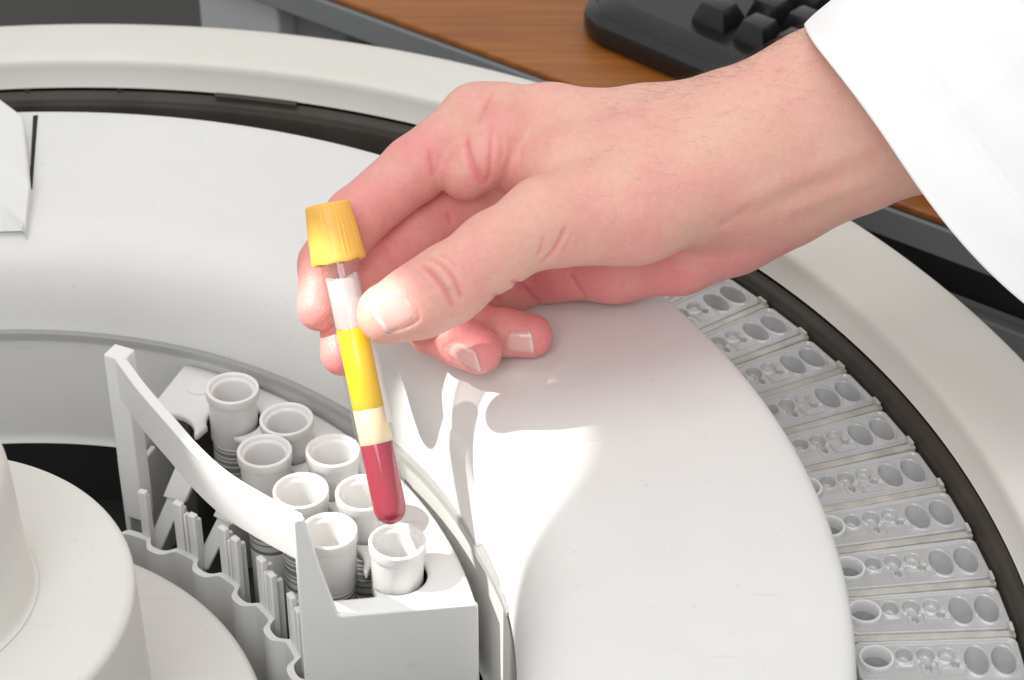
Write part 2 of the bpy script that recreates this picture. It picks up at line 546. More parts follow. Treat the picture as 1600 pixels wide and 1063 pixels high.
# ------------------------------------------------------------------ keyboard
KO = np.array([234.0, 402.0]); kx = np.array([0.731, -0.682]); ky = np.array([0.682, 0.731])
def kp(a, b, z): return np.array([*(KO + kx * a + ky * b), z])
kb = thing('keyboard', 'black computer keyboard lying on the wooden desk', 'keyboard', kp(80, 70, -29.5))
def rrect(x0, x1, y0, y1, r, n=8):
    out = []
    for cx, cy, a in ((x1 - r, y1 - r, 0), (x0 + r, y1 - r, 90), (x0 + r, y0 + r, 180), (x1 - r, y0 + r, 270)):
        for k in range(n + 1):
            t = math.radians(a + 90 * k / n)
            out.append((cx + r * math.cos(t), cy + r * math.sin(t)))
    return out
def loft(rings, mat, name, parent, tr):
    n = len(rings[0][0]); V = []; F = []
    for ring, z in rings:
        V += [tr(p[0], p[1], z) for p in ring]
    for i in range(len(rings) - 1):
        for k in range(n):
            l = (k + 1) % n
            F.append((i * n + k, i * n + l, (i + 1) * n + l, (i + 1) * n + k))
    F.append(tuple(reversed(range(n)))); F.append(tuple((len(rings) - 1) * n + k for k in range(n)))
    return mesh(name, V, F, mat, parent)
loft([(rrect(-26, 230, 2, 165, 22), -29.5), (rrect(-28, 232, 0, 167, 24), -26), (rrect(-28, 232, 0, 167, 24), -21),
      (rrect(-27.4, 231.4, 0.6, 166.4, 23.5), -18.6), (rrect(-24, 228, 5.0, 162, 21), -15.8), (rrect(-23, 227, 6.2, 161, 20.5), -16.4), (rrect(-22, 226, 7.4, 160, 20), -15.4), (rrect(-14, 218, 17, 154, 16), -13.0), (rrect(-13.5, 217.5, 17.6, 153.6, 15.8), -13.0)], M['kbd'], 'case', kb, kp)
def key(a, b, w=18.0, d=18.0):
    h = [(rrect(a - w / 2, a + w / 2, b - d / 2, b + d / 2, 0.9, 2), -13.0),
         (rrect(a - w / 2 + .3, a + w / 2 - .3, b - d / 2 + .3, b + d / 2 - .3, 0.9, 2), -10.6),
         (rrect(a - w / 2 + 3.1, a + w / 2 - 3.1, b - d / 2 + 2.4, b + d / 2 - 4.0, 1.0, 2), -3.0),
         (rrect(a - w / 2 + 3.5, a + w / 2 - 3.5, b - d / 2 + 2.8, b + d / 2 - 4.4, 0.9, 2), -2.8)]
    return loft(h, M['key'], 'key', kb, kp)
key(38, 33, 19, 17)
for a in (62, 82, 102, 121, 140): key(a, 32, 17.5, 17)
for a in (53.5, 73, 92, 111, 130, 149): key(a, 52, 17.5, 17)
for a in (44, 63, 82, 101, 120): key(a, 71)
for a in (49, 68, 87, 106): key(a, 90)

# ------------------------------------------------------------------ analyser body
an = thing('laboratory_analyzer', 'large round off white laboratory analyzer with wide rim and inner cover', 'analyzer', (0, 0, -200))
AR = (-25, 150)      # angles built
prof = np.concatenate([[(408, -760), (408, -40)], smooth_prof([(407, -28), (405.5, -20), (402, -15.2), (396, -13.4)], 5),
                       smooth_prof([(390, -12.7), (380, -11.8), (371, -11.0), (364.5, -10.9), (362.2, -11.7), (361.2, -13.4), (360.6, -16)], 5), [(358.6, -22.8), (358.2, -23.4), (368, -23.6), (368, -60)]])
V, F = lathe(prof, 260, -60, 190)
mesh('outer_rim', V, F, M['rim'], an, sharp=50)
V, F = lathe([(367.5, -22.5), (366.0, -28.5), (358, -28.8), (357, -28)], 220, *AR)
mesh('shadow_gap', V, F, M['trough_dark'], an)
V, F = lathe(smooth_prof([(361, -28.6), (359.5, -25.6), (358.2, -25.2), (357.2, -26.2), (355.5, -27.2), (354.6, -29), (353.6, -34), (353.4, -60)], 4), 220, *AR)
mesh('rubber_seal', V, F, M['trough'], an, sharp=60)
# small guide pins on the far side of the seal
for t in (87.5, 94.0):
    v, f = lathe([(0, -24.0), (1.4, -24.2), (1.6, -27)], 10, center=polar(359, t, 0)[:2])
    mesh('guide_pin', v, f, M['trough'], an)
v, f = lathe([(360.5, -25), (356.5, -25), (356.0, -24), (356.8, -23.2), (360.2, -23.2)], 14, 74.5, 80.5, True)
fix_normals(mesh('seal_clip', v, f, M['trough'], an))

COVP = np.concatenate([[(191.6, -37)], smooth_prof([(191.8, -36), (192.8, -26), (194.8, -16), (198.6, -7.5), (205, -1.2), (214, 2.2), (228, 3.6), (255, 4.2), (280, 4.3)], 7),
                       smooth_prof([(287, 4.2), (290.5, 3.4), (293.0, 1.4), (294.2, -2.0), (294.6, -8)], 5), [(295, -30)]])
V, F = lathe(COVP, 300, -25, 150)
cover = mesh('inner_cover', V, F, M['cover'], an, sharp=50)
COVB = BVHTree.FromPolygons([Vector(x) for x in V], F)
v, f = [], []
lt = np.linspace(9.6, 130, 180)
for t in lt:
    k_ = min(1.0, 0.22 + (t - 9.6) / 12)
    for r, z in ((191.6 - 3.4 * k_, -38.2 + 0.4 * (1 - k_)), (191.6, -38.4), (191.6, -36.0), (191.6 - 3.1 * k_, -35.7 - 0.3 * (1 - k_))): v.append(polar(r, t, z))
for i in range(len(lt) - 1):
    for k_ in range(4):
        l = (k_ + 1) % 4
        f.append((4 * i + k_, 4 * i + 4 + k_, 4 * i + 4 + l, 4 * i + l))
f += [(0, 1, 2, 3), tuple(4 * (len(lt) - 1) + q for q in (3, 2, 1, 0))]
fix_normals(mesh('bay_lip', v, f, M['lip'], an, sharp=40))
V, F = lathe([(191.2, -38.4), (190.6, -86), (189.9, -88.2), (189.2, -89), (188, -89.2)], 260, 11.5, 150)
mesh('bay_wall', V, F, M['wall'], an, sharp=30)
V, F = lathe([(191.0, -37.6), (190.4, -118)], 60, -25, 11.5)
mesh('bay_wall_end', V, F, M['wall_end'], an, sharp=30)  # end stretch of the bay wall in a darker tone
V, F = lathe([(190.4, -88.0), (188.6, -118), (20, -118)], 260, -25, 200)
mesh('bay_floor', V, F, M['black'], an, sharp=30)

def hit(u, v):
    h = COVB.ray_cast(Vector(CAMP), Vector(ray(u, v)))
    return (np.array(h[0]), np.array(h[1])) if h[0] is not None else (None, None)

# seam and raised bead on the cover's inner flank
def densify(P, n=8): return smooth_prof(P, n)
SEAM = [hit(*q)[0] for q in densify([(733, 708), (742, 760), (753, 840), (768, 915), (781, 958)])]
SEAM = [q for q in SEAM if q is not None]
sz_ = np.array([q[2] for q in SEAM]); st_ = np.array([math.degrees(math.atan2(q[1], q[0])) for q in SEAM])
o_ = np.argsort(sz_); sz_, st_ = sz_[o_], st_[o_]
cz = COVP[:, 1]; kk = COVP[:, 0] < 230
def cov_R(z): return float(np.interp(z, cz[kk], COVP[kk, 0]))
V, F = [], []
zz_ = np.linspace(-36.4, min(1.2, sz_.max() + 1.5), 26); nn = 40
for z in zz_:
    te = float(np.interp(z, sz_, st_))
    fade = min(1.0, max(0.0, (zz_[-1] - z) / 5.0)) ** 0.5
    for i in range(nn + 2):
        q = min(i, nn) / nn
        off = (0.12 + 2.3 * q ** 2) * fade if i <= nn else -0.8
        V.append(polar(cov_R(z) - off, 47 + (te - 47) * q, z + off * 0.3))
m_ = nn + 2
for j in range(len(zz_) - 1):
    for i in range(m_ - 1):
        F.append((j * m_ + i, j * m_ + i + 1, (j + 1) * m_ + i + 1, (j + 1) * m_ + i))
fix_normals(mesh('flank_panel', V, F, M['cover'], an, sharp=40))
bead = [hit(*p)[0] for p in densify([(787, 930), (780, 860), (779, 790), (784, 745), (800, 718), (830, 703), (870, 697), (915, 692), (960, 690)], 6)]
bead = [p for p in bead if p is not None]
nb_ = len(bead); V, F = sweep(np.array(bead) - np.array([0, 0, 0.75]), [1.25 * min(1, 0.45 + 4 * min(i_, nb_ - 1 - i_) / nb_) for i_ in range(nb_)], 10)
mesh('raised_bead', V, F, M['cover'], an, sharp=None)

# raised hinge block at the upper left
tp = [atz(-60, 100, 15), atz(-2, 152, 15), atz(37, 181, 14), atz(46, 286, 12), atz(-2, 247, 13), atz(-60, 205, 13)]
md = [atz(-60, 268, 8), atz(-2, 312, 7), atz(39, 352, 5)]
lo = [atz(-60, 360, 1.0), atz(-2, 362, 1.0), atz(38, 361, 1.0)]
V = tp + md + lo + [p * [1, 1, 0] + [0, 0, -6] for p in (tp[0], tp[1], tp[2], tp[3], md[2])]
F = [(0, 1, 4, 5), (1, 2, 3, 4), (5, 4, 7, 6), (4, 3, 8, 7), (6, 7, 10, 9), (7, 8, 11, 10), (0, 12, 13, 1), (1, 13, 14, 2), (2, 14, 15, 3), (3, 15, 16, 8), (8, 16, 11)]
bevel(fix_normals(mesh('hinge_block', V, F, M['cover'], an, sharp=20)), 1.2, 3, 15)
v, f = prism([atz(51, 176, 6)[:2], atz(58.5, 175, 6)[:2], atz(49.5, 288, 6)[:2], atz(45, 288, 6)[:2]], -4, 4.6)
fix_normals(mesh('hinge_gap', v, f, M['trough_dark'], an, smooth=False))

# ------------------------------------------------------------------ centre hub
hub = thing('center_hub', 'cream three tiered round hub in the middle of the machine', 'hub', (0, 0, -118))
def tier(name, R, zt, zb, r, top=0.0):
    P = [(0, zt + top)] + [(R * 0.5, zt + top * 0.8)]
    for k in range(9):
        a = math.radians(90 - 90 * k / 8)
        P.append((R - r + r * math.cos(a), zt - r + r * math.sin(a)))
    P += [(R + 1.2, zb)]
    v, f = lathe(P, 160)
    return mesh(name, v, f, M['hub'], hub, sharp=55)
tier('hub_base', 110, -70, -117, 3.0)
tier('hub_middle', 73, 0, -72, 3.5)
v, f = lathe(smooth_prof([(43.5, 0.3), (42.2, 1.4), (41.6, 6), (41.0, 25), (40.2, 43), (38.6, 49.5), (34, 53.5), (24, 55), (0.1, 55.5)], 5), 140)
mesh('hub_cap', v, f, M['hub'], hub, sharp=60)

# ------------------------------------------------------------------ reagent carousel and cartridges
car = thing('reagent_carousel', 'pale ribbed carousel ring holding the clear reagent cartridges', 'carousel', (0, 0, -70))
V, F = lathe([(353, -50), (290, -50)], 180, -25, 130)
mesh('carousel_plate', V, F, M['grey'], car)
TRAYS = [0.8 + 4.02 * k for k in range(0, 11)]
for i, t in enumerate([0.8 + 4.02 * k for k in range(-1, 20)]):
    tt = t + 2.01
    p = polar(325, tt, -37.6 + 0)
    v, f = box(p, (56, 3.0, 13), ax=polar(1, tt, 0)[:2])
    if i < 13: bevel(mesh('rib', v, f, M['carousel'], car), 0.5)
    p = polar(351.6, tt + 0.2, -37)
    if i >= 13: continue
    v, f = box(p, (1.2, 4.2, 15.5), ax=polar(1, tt, 0)[:2])
    mesh('end_tab', v, f, M['carousel'] if i < 13 else M['grey'], car)

# one cartridge, meshed once: wedge body with real wells (local x = outwards from the axis, origin at its inner foot)
def cartridge_mesh():
    h = 0.45
    x0, x1, y0, y1, z0, z1 = -2, 56, -11.5, 11.5, -15.5, 2.5
    xs = np.arange(x0, x1, h); ys = np.arange(y0, y1, h); zs = np.arange(z0, z1, h)
    X, Y, Z = np.meshgrid(xs, ys, zs, indexing='ij')
    hw = 8.9 + X * 0.026
    qx = np.abs(X - 27) - 26.5 + 3; qy = np.abs(Y) - hw + 3
    plan = np.sqrt(np.maximum(qx, 0) ** 2 + np.maximum(qy, 0) ** 2) + np.minimum(np.maximum(qx, qy), 0) - 3
    body = np.maximum(plan, np.maximum(Z - 0.0, -(Z + 14)))
    # raised rim of the tray: shallow pan inside
    pan = np.maximum(plan + 1.3, -(Z + 0.7))
    body = np.maximum(body, -pan)
    def well(cx, cy, rx, ry, depth, taper=0.12, round_=0.8):
        k = 1 - taper * np.clip(-Z / depth, 0, 1)
        d2 = (np.sqrt(((X - cx) / rx) ** 2 + ((Y - cy) / ry) ** 2) - k) * min(rx, ry)
        return np.maximum(d2, -(Z + depth))
    def rect(cx, cy, hx, hy, depth, r=1.2):
        qx = np.abs(X - cx) - hx + r; qy = np.abs(Y - cy) - hy + r
        d = np.sqrt(np.maximum(qx, 0) ** 2 + np.maximum(qy, 0) ** 2) + np.minimum(np.maximum(qx, qy), 0) - r
        return np.maximum(d, -(Z + depth))
    ws = [well(7.0, 0.8, 4.8, 4.8, 11, 0.06),
          well(16.2, 3.0, 2.8, 3.4, 4.0, 0.3), well(23.0, 3.0, 3.0, 3.4, 3.6, 0.3), well(29.8, 3.0, 3.0, 3.3, 2.6, 0.35),
          rect(23.6, -2.8, 2.7, 3.2, 1.7), well(23.6, -1.6, 1.1, 2.2, 4.2, 0.3), rect(31.0, -3.9, 4.2, 2.2, 1.4), well(32.0, -0.9, 1.6, 1.3, 3.2, 0.3),
          rect(16.0, -2.6, 2.6, 1.2, 0.95)]
    for cx in (38.9, 47.6):
        ws.append(well(cx, 0.2, 3.9, 6.6, 9.5, 0.42))
    # walls (flanges) round the wells stand a little proud
    for w in ws[:4] + ws[-2:]:
        body = np.minimum(body, np.maximum(np.maximum(w - 0.7, Z + 0.25), -(Z + 3.0)))
    for w in ws:
        k = 0.8
        hh = np.clip(0.5 + 0.5 * (body + (-w) * -1 * -1 - 0) / k, 0, 1) * 0
        body = np.maximum(body, -w)
    V, F = surface_nets(body.astype(np.float32), (x0, y0, z0), h)
    return V, F
CV, CF = cartridge_mesh()

# vertex smoothing used by the gridded meshes
def relax(V, F, it=2, lam=0.5):
    F = np.asarray(F)
    e = np.concatenate([F[:, [0, 1]], F[:, [1, 2]], F[:, [2, 3]], F[:, [3, 0]]])
    e = np.concatenate([e, e[:, ::-1]])
    n = len(V); cnt = np.bincount(e[:, 0], minlength=n)[:, None]
    for k in range(it):
        s = np.stack([np.bincount(e[:, 0], weights=V[e[:, 1], a], minlength=n) for a in range(3)], 1)
        V = V + lam * (s / np.maximum(cnt, 1) - V)
    return V
CV = relax(CV, CF, 2, 0.4)
first = None
for i, t in enumerate(TRAYS):
    base = polar(299, t, -31)
    if first is None:
        c = thing('reagent_cartridge', 'x', 'cartridge', (0, 0, 0))
        tr = fast_mesh('tray', CV, CF, M['cart'], c, local=True)
        P = [(4.6, -3.5), (4.6, 0.6), (4.9, 1.1), (5.4, 1.1), (5.7, 0.6), (5.6, -0.6)]
        v, f = lathe(P, 40, center=(7.0, 0.8))
        mesh('well_ring', v, f, M['ring'], c, local=True)
        first = c
    else:
        c = copy_tree(first)
    c.location = base * S
    c.rotation_euler = (math.radians(random.uniform(-0.9, 0.9)), math.radians(random.uniform(-0.5, 0.5)), math.radians(t + random.uniform(-0.2, 0.2)))
    c['group'] = 'clear reagent cartridges in the carousel'
    nth = ['', 'second', 'third', 'fourth', 'fifth', 'sixth', 'seventh', 'eighth', 'ninth', 'tenth']
    if i == 0: lab = 'cloudy clear reagent cartridge in the bottom right corner, lowest of the carousel'
    elif i <= 9: lab = 'cloudy clear reagent cartridge in the carousel, %s up from the bottom right corner' % nth[i]
    else: lab = 'cloudy clear reagent cartridge at the top of the row, half hidden under the wrist'
    c['label'] = lab

# ------------------------------------------------------------------ sample rack
OUT = [59.1, 49.7, 40.5, 31.4, 21.3]; INN = [65.9, 56.0, 46.2, 36.6, 26.7]
ROUT = {59.1: 168.6, 49.7: 167.6, 40.5: 166.0, 31.4: 162.4, 21.3: 162.0}
RINN = {65.9: 150, 56.0: 149, 46.2: 147.9, 36.6: 145.4, 26.7: 143.2}
ZP = -43.0
rack = thing('sample_rack', 'white curved sample rack with bowed carrying handle holding the white cups', 'sample rack', polar(160, 42, -117))
def rack_R(t): return 183.4 + 0.13 * (t - 14)

def plate_mesh():
    h = 0.7
    xs = np.arange(40, 186, h); ys = np.arange(30, 190, h); zs = np.arange(ZP - 4.9, ZP + 1.5, h)
    X, Y = np.meshgrid(xs, ys, indexing='ij')
    R = np.hypot(X, Y); T = np.degrees(np.arctan2(Y, X))
    e0 = np.array([131.0, 37.6]); e1 = np.array([179.0, 43.9]); ed = (e1 - e0) / np.linalg.norm(e1 - e0)
    near = -((X - e0[0]) * -ed[1] + (Y - e0[1]) * ed[0])           # < 0 behind the end line
    a = math.radians(70.3)
    far = (-math.sin(a) * X + math.cos(a) * Y)
    ro = R - rack_R(T)
    r_in = 154.0
    sect = np.maximum.reduce([ro, r_in - R, near, far])
    # end strip reaching in to the panel
    sd = ((X - e0[0]) * -ed[1] + (Y - e0[1]) * ed[0])
    strip = np.maximum.reduce([ro, near, sd - 8.5, 132 - R])
    fill = np.maximum.reduce([ro, near, sd - 30, 152 - R])
    d = np.minimum(np.minimum(sect, strip), fill)
    def circ(R0, t, r):
        c = polar(R0, t, 0); return np.hypot(X - c[0], Y - c[1]) - r
    def cap(t, ra, rb, r):
        a_ = polar(ra, t, 0)[:2]; b_ = polar(rb, t, 0)[:2]
        q = np.clip(((X - a_[0]) * (b_ - a_)[0] + (Y - a_[1]) * (b_ - a_)[1]) / ((b_ - a_) @ (b_ - a_)), 0, 1)
        return np.hypot(X - a_[0] - q * (b_ - a_)[0], Y - a_[1] - q * (b_ - a_)[1]) - r
    for t in OUT: d = np.maximum(d, -circ(ROUT[t], t, 10.2))
    for t in OUT[:-1]: d = np.maximum(d, -cap(t, ROUT[t], 145, 6.0))
    for t in INN: d = np.maximum(d, -circ(RINN[t], t, 11.3))
    # round the corners of the outline a little
    D = np.zeros((*d.shape, len(zs)), np.float32)
    for k, z in enumerate(zs):
        q1 = d + 0.9; q2 = abs(z - (ZP - 1.75)) - 1.75 + 0.9
        D[:, :, k] = np.sqrt(np.maximum(q1, 0) ** 2 + max(q2, 0) ** 2) + np.minimum(np.maximum(q1, q2), 0) - 0.9
    V, F = surface_nets(D, (xs[0], ys[0], zs[0]), h)
    return relax(V, F, 2, 0.4), F
V, F = plate_mesh()
fast_mesh('top_plate', V, F, M['rack'], rack)
# small round boss at the far corner of the plate
c = polar(179, 66.4, 0)
v, f = lathe([(5.2, ZP - 0.5), (5.2, ZP + 0.5), (4.7, ZP + 0.9), (0.1, ZP + 0.9)], 36, center=c[:2])
mesh('boss', v, f, M['rack'], rack)
c = polar(172.5, 25.0, 0)
v, f = lathe([(8.2, ZP - 0.5), (8.2, ZP + 0.15), (7.9, ZP + 0.35), (0.1, ZP + 0.35)], 40, center=polar(175.0, 26.5, 0)[:2])
mesh('boss', v, f, M['rack'], rack)

# outer wall (concentric, behind the cups)
V, F = [], []
th = np.linspace(14.2, 70.2, 60)
for t in th:
    for r, z in ((rack_R(t) - 0.6, ZP - 1.5), (rack_R(t) - 0.6, -117), (rack_R(t) - 3, -117), (rack_R(t) - 3, ZP - 1.5)):
        V.append(polar(r, t, z))
for i in range(len(th) - 1):
    for k in range(4):
        l = (k + 1) % 4
        F.append((4 * i + k, 4 * i + 4 + k, 4 * i + 4 + l, 4 * i + l))
fix_normals(mesh('outer_wall', V, F, M['rack'], rack, sharp=40))

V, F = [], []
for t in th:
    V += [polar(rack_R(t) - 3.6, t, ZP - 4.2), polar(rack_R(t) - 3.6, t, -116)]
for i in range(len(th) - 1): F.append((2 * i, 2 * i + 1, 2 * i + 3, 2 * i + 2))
mesh('dark_inner_sheet', V, F, M['rack_inside'], rack)  # dark sheet set just inside the rack's outer wall

# end panel facing the camera
ep0 = np.array([121.0, 36.3]); epd = np.array([0.9917, 0.1288]); epn = np.array([0.1288, -0.9917])
def panel(poly, thick, name):
    V = []; n = len(poly)
    for off in (0.0, -thick):
        for s_, z in poly:
            q = ep0 + epd * s_ + epn * off
            V.append((q[0], q[1], z))
    F = [tuple(range(n)), tuple(reversed(range(n, 2 * n)))]
    for i in range(n):
        j = (i + 1) % n
        F.append((i, j, n + j, n + i))
    return fix_normals(mesh(name, V, F, M['rack'], rack, sharp=30))
bevel(panel([(-1.5, -117), (-1.5, -0.5), (0.0, 0.5), (2.2, 0.2), (3.4, -6), (6.4, -22), (11.2, -42.6), (12.4, -43.1), (57.0, -43.1), (58.2, -44.4), (58.4, -117)], 2.4, 'end_panel'), 0.7, 3)

# bowed handle
hp = densify([(50.5, 126.5, 0), (61, 108.5, -0.3), (73, 90.5, -0.6), (84, 74, -0.6), (95, 60.5, -0.5), (108, 48.5, 0), (121.6, 37.8, 0.4)], 6)
V, F = ribbon(hp, 3.8, 17.6)
bevel(fix_normals(mesh('handle', V, F, M['rack'], rack, sharp=40)), 0.4, 2)
# handle post at the far end
v, f = box((50.8, 127.5, -37), (8.6, 7.6, 75), ax=(0.90, -0.43))
bevel(mesh('handle_post', v, f, M['rack'], rack), 0.8, 3)
# far end wall
a = polar(134, 69.8, 0); b = polar(184, 69.8, 0)
v, f = box(((a + b) / 2 + [0, 0, -82.0]), (50, 2.2, 70), ax=(b - a)[:2])
bevel(mesh('end_wall', v, f, M['rack'], rack), 0.5)
# step brackets on the far end wall
for r_, z_ in ((140, -62), (147, -55)):
    c = polar(r_, 68.6, z_)
    v, f = box(c, (12, 2.0, 1.8), ax=polar(1, 69, 0)[:2])
    bevel(mesh('bracket', v, f, M['rack'], rack), 0.4)

# scalloped front rail with one bay for each inner slot
th = np.linspace(15.5, 69.5, 260)
def rail_R(t):
    ph = ((t - 31.0) / 10.0) % 1.0          # pocket centred at ph = 0
    q = min(ph, 1 - ph)
    s = 1 / (1 + math.exp((q - 0.24) / 0.03))
    return 125.6 - 4.6 * s * math.sqrt(max(0.02, 1 - (q / 0.34) ** 2))
V, F = [], []
for t in th:
    R_ = rail_R(t)
    for r, z in ((R_, -75), (R_, -117), (R_ + 2.6, -117), (R_ + 2.6, -75)):
        V.append(polar(r, t, z))
for i in range(len(th) - 1):
    for k in range(4):
        l = (k + 1) % 4
        F.append((4 * i + k, 4 * i + 4 + k, 4 * i + 4 + l, 4 * i + l))
fix_normals(mesh('front_rail', V, F, M['rack'], rack, sharp=50))
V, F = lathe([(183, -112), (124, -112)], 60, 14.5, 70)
mesh('rack_floor', V, F, M['rack_inside'], rack)
# paired upright guide fins on the rail
for k, tc_ in enumerate((61, 51, 41, 31, 21)):
    for dt, hgt, w in ((3.5, 21 - 1.5 * (k % 2), 3.4), (-3.6, 22, 3.9), (-5.1, 18.5, 1.0)):
        t = tc_ + dt
        if t < 19: continue
        c = polar(128.6, t, 0)
        tz = -75 + hgt
        ax = polar(1, t + 90, 0)[:2]
        v, f = box((c[0], c[1], (tz - 100) / 2), (w, 2.6, tz + 100), ax=ax)
        fin = bevel(mesh('guide_fin', v, f, M['rack'], rack), 0.5)
        c2 = polar(131.4, t + 0.5, 0)
        v, f = box((c2[0], c2[1], (tz - 5 - 100) / 2), (1.8, 3.6, tz - 5 + 100), ax=ax)
        bevel(mesh('fin_rib', v, f, M['rack'], fin), 0.4)
# leaning retaining springs inside the two empty slots
for t, R0 in ((64.6, 138), (55.2, 138.5)):
    c = polar(R0, t, -68)
    ax = polar(1, t + 90, 0)[:2]
    v, f = box(c, (6.4, 1.7, 34), ax=ax, tilt=math.radians(24))
    tv = polar(1, t - 90, 0); v = [q + tv * 0.30 * (q[2] + 85) for q in v]
    sp = bevel(mesh('spring_arm', v, f, M['rack'], rack), 0.5)
    c = polar(R0 + 4, t, -58)
    v, f = box(c, (9.5, 3.2, 13), ax=ax, tilt=math.radians(24))
    v = [q + tv * 0.30 * (q[2] + 85) for q in v]
    bevel(mesh('spring_head', v, f, M['rack'], sp), 0.6)

# ------------------------------------------------------------------ cups standing in the rack
def build_cup():
    c = thing('sample_cup', 'x', 'sample cup')
    P = ([(0.1, -9.0), (3.0, -8.8)] + [tuple(p) for p in smooth_prof([(4.8, -7.6), (6.0, -4.0), (6.5, 1), (6.8, 8), (7.2, 12.6)], 4)] +
         [(7.6, 13.2), (8.1, 13.5), (8.35, 14.7), (8.7, 15.0), (9.5, 15.0), (9.8, 14.7), (9.85, 11.3), (9.7, 11.0), (9.1, 10.8), (9.05, 10.5), (8.8, -7.0), (8.6, -7.4), (7.9, -7.6)])
    v, f = lathe(P, 56)
    mesh('cup', v, f, M['cup'], c, local=True, sharp=40)
    P = [(7.9, -7.2), (8.05, -7.6), (8.05, -66), (6, -70), (0.1, -72)]
    v, f = lathe(P, 44)
    t = mesh('carrier_tube', v, f, M['cup'], c, local=True, sharp=40)
    v, f = lathe([(8.12, -9.0), (8.15, -9.1), (8.15, -27), (8.12, -27.1)], 44)
    mesh('barcode_label', v, f, M['barcode'], t, local=True)
    return c
cup0 = build_cup()
cl = {59.1: 'white sample cup farthest from the camera, in the far corner of the rack',
      49.7: 'white sample cup in the outer row, second from the far end of the rack',
      40.5: 'white sample cup just left of the yellow tube, middle of the outer row',
      31.4: 'white sample cup partly hidden behind the red end of the tube',
      21.3: 'white sample cup right under the red tip of the tube',
      46.2: 'white sample cup in the inner row, farthest one of the three behind the handle',
      36.6: 'white sample cup in the inner row, middle one of the three behind the handle',
      26.7: 'white sample cup in the inner row, nearest one by the handle end'}
for i, t in enumerate(OUT + INN[2:]):
    R_ = ROUT.get(t) or RINN.get(t)
    c = cup0 if i == 0 else copy_tree(cup0)
    p = polar(R_, t, ZP + random.uniform(-0.6, 0.5))
    if t in (49.7,): p[2] -= 1.5
    if t in (36.6,): p[2] -= 1.0
    c.location = p * S
    c.rotation_euler = (math.radians(random.uniform(-1.6, 1.6)), math.radians(random.uniform(-1.6, 1.6)), random.uniform(0, 6.28))
    c['label'] = cl[t]
    c['group'] = 'white cups in the sample rack'

# ------------------------------------------------------------------ blood tube
tb = atd(614.5, 821, 750.5); tt_ = atd(511, 318, 747.0)
axis = (tt_ - tb); TL = np.linalg.norm(axis); axis /= TL
tube = thing('blood_tube', 'blood collection tube with yellow cap, yellow serum and red cells held by the hand', 'blood tube', tb)
tube.rotation_euler = Vector((0, 0, 1)).rotation_difference(Vector(axis)).to_euler()
def hemi(r, n=10): return [(r * math.sin(math.pi / 2 * k / n) + (0.02 if k == 0 else 0), r - r * math.cos(math.pi / 2 * k / n)) for k in range(n + 1)]
P = hemi(6.5) + [(6.5, TL - 6)]
v, f = lathe(P, 64)
mesh('tube_wall', v, f, M['glass'], tube, local=True, sharp=40)
k = TL / 508.0
zb, zg, zs, zf = 130 * k, 186 * k, 312 * k, 392 * k
ri = 5.55
P = [(r, z + 0.4) for r, z in hemi(ri)] + [(ri, zb - 0.4), (ri - 0.05, zb), (0.05, zb)]
v, f = lathe(P, 56); mesh('blood_cells', v, f, M['blood'], tube, local=True, sharp=40)
def slug(name, z0, z1, mat, w0=0.35, w1=0.35, ph=0.0):
    """plug of liquid with uneven ends"""
    n_, pr = 64, [(0.0, 0), (0.55, 0), (0.97, 0), (1.0, 1), (1.0, 2), (0.97, 3), (0.55, 3), (0.0, 3)]
    V, F = [], []
    for i in range(n_):
        a = 2 * math.pi * i / n_
        wa = w0 * (math.sin(2 * a + ph) + 0.5 * math.sin(5 * a + 2 * ph)); wb = w1 * (math.sin(2 * a + ph + 1) + 0.5 * math.sin(5 * a + 2 * ph + 2))
        for r, k in pr:
            z = (z0 + wa * r, z0 + 0.3 + wa, z1 - 0.3 + wb, z1 + wb * r)[k]
            V.append((max(r * ri, 0.03) * math.cos(a), max(r * ri, 0.03) * math.sin(a), z))
    m = len(pr)
    for i in range(n_):
        j = (i + 1) % n_
        for k in range(m - 1): F.append((i * m + k, j * m + k, j * m + k + 1, i * m + k + 1))
    return mesh(name, V, F, mat, tube, local=True, sharp=50)
slug('separator_gel', zb + 0.02, zg, M['gel'], 0.0, 0.30, 0.4)
slug('serum', zg - 0.2, zs, M['serum'], 0.0, 0.25, 1.0)
slug('glare_film', zs + 0.1, zf, M['film'], 0.25, 0.7, 1.0)  # white glare above the serum, put in as a milky film
# cap with flutes and a flared skirt
nseg = 270; prof = [(4.0, -0.55), (4.6, -0.35), (6.7, 0.0), (7.45, -0.35), (7.7, -1.0), (7.8, -4.0), (8.15, -8.0), (8.6, -12.5), (8.95, -17.0), (9.2, -18.4), (9.25, -19.4), (9.0, -20.0), (7.4, -20.0), (6.9, -18.5), (6.75, -16)]
V, F = [], []
for i in range(nseg):
    a = 2 * math.pi * i / nseg
    ph_ = (a * 9 / (2 * math.pi)) % 1.0
    fl = 1.0 if abs(ph_ - 0.36) < 0.05 or abs(ph_ - 0.64) < 0.05 else 0.0
    for r, z in prof:
        rr = r
        if -17.5 < z < -3.0 and r > 7:
            rr = r + 0.26 * fl * math.sin(math.pi * (-z - 3) / 14.5) ** 0.5
        zz = z
        if z <= -18.4: zz = z + 0.35 * math.sin(5 * a + 1) * math.sin(2 * a)
        V.append((rr * math.cos(a), rr * math.sin(a), TL + zz))
m_ = len(prof)
for i in range(nseg):
    j = (i + 1) % nseg
    for q in range(m_ - 1):
        F.append((i * m_ + q, j * m_ + q, j * m_ + q + 1, i * m_ + q + 1))
V.append((0, 0, TL - 0.6))
for i in range(nseg): F.append((len(V) - 1, ((i + 1) % nseg) * m_, i * m_))
fix_normals(mesh('cap', V, F, M['cap'], tube, local=True, sharp=50))
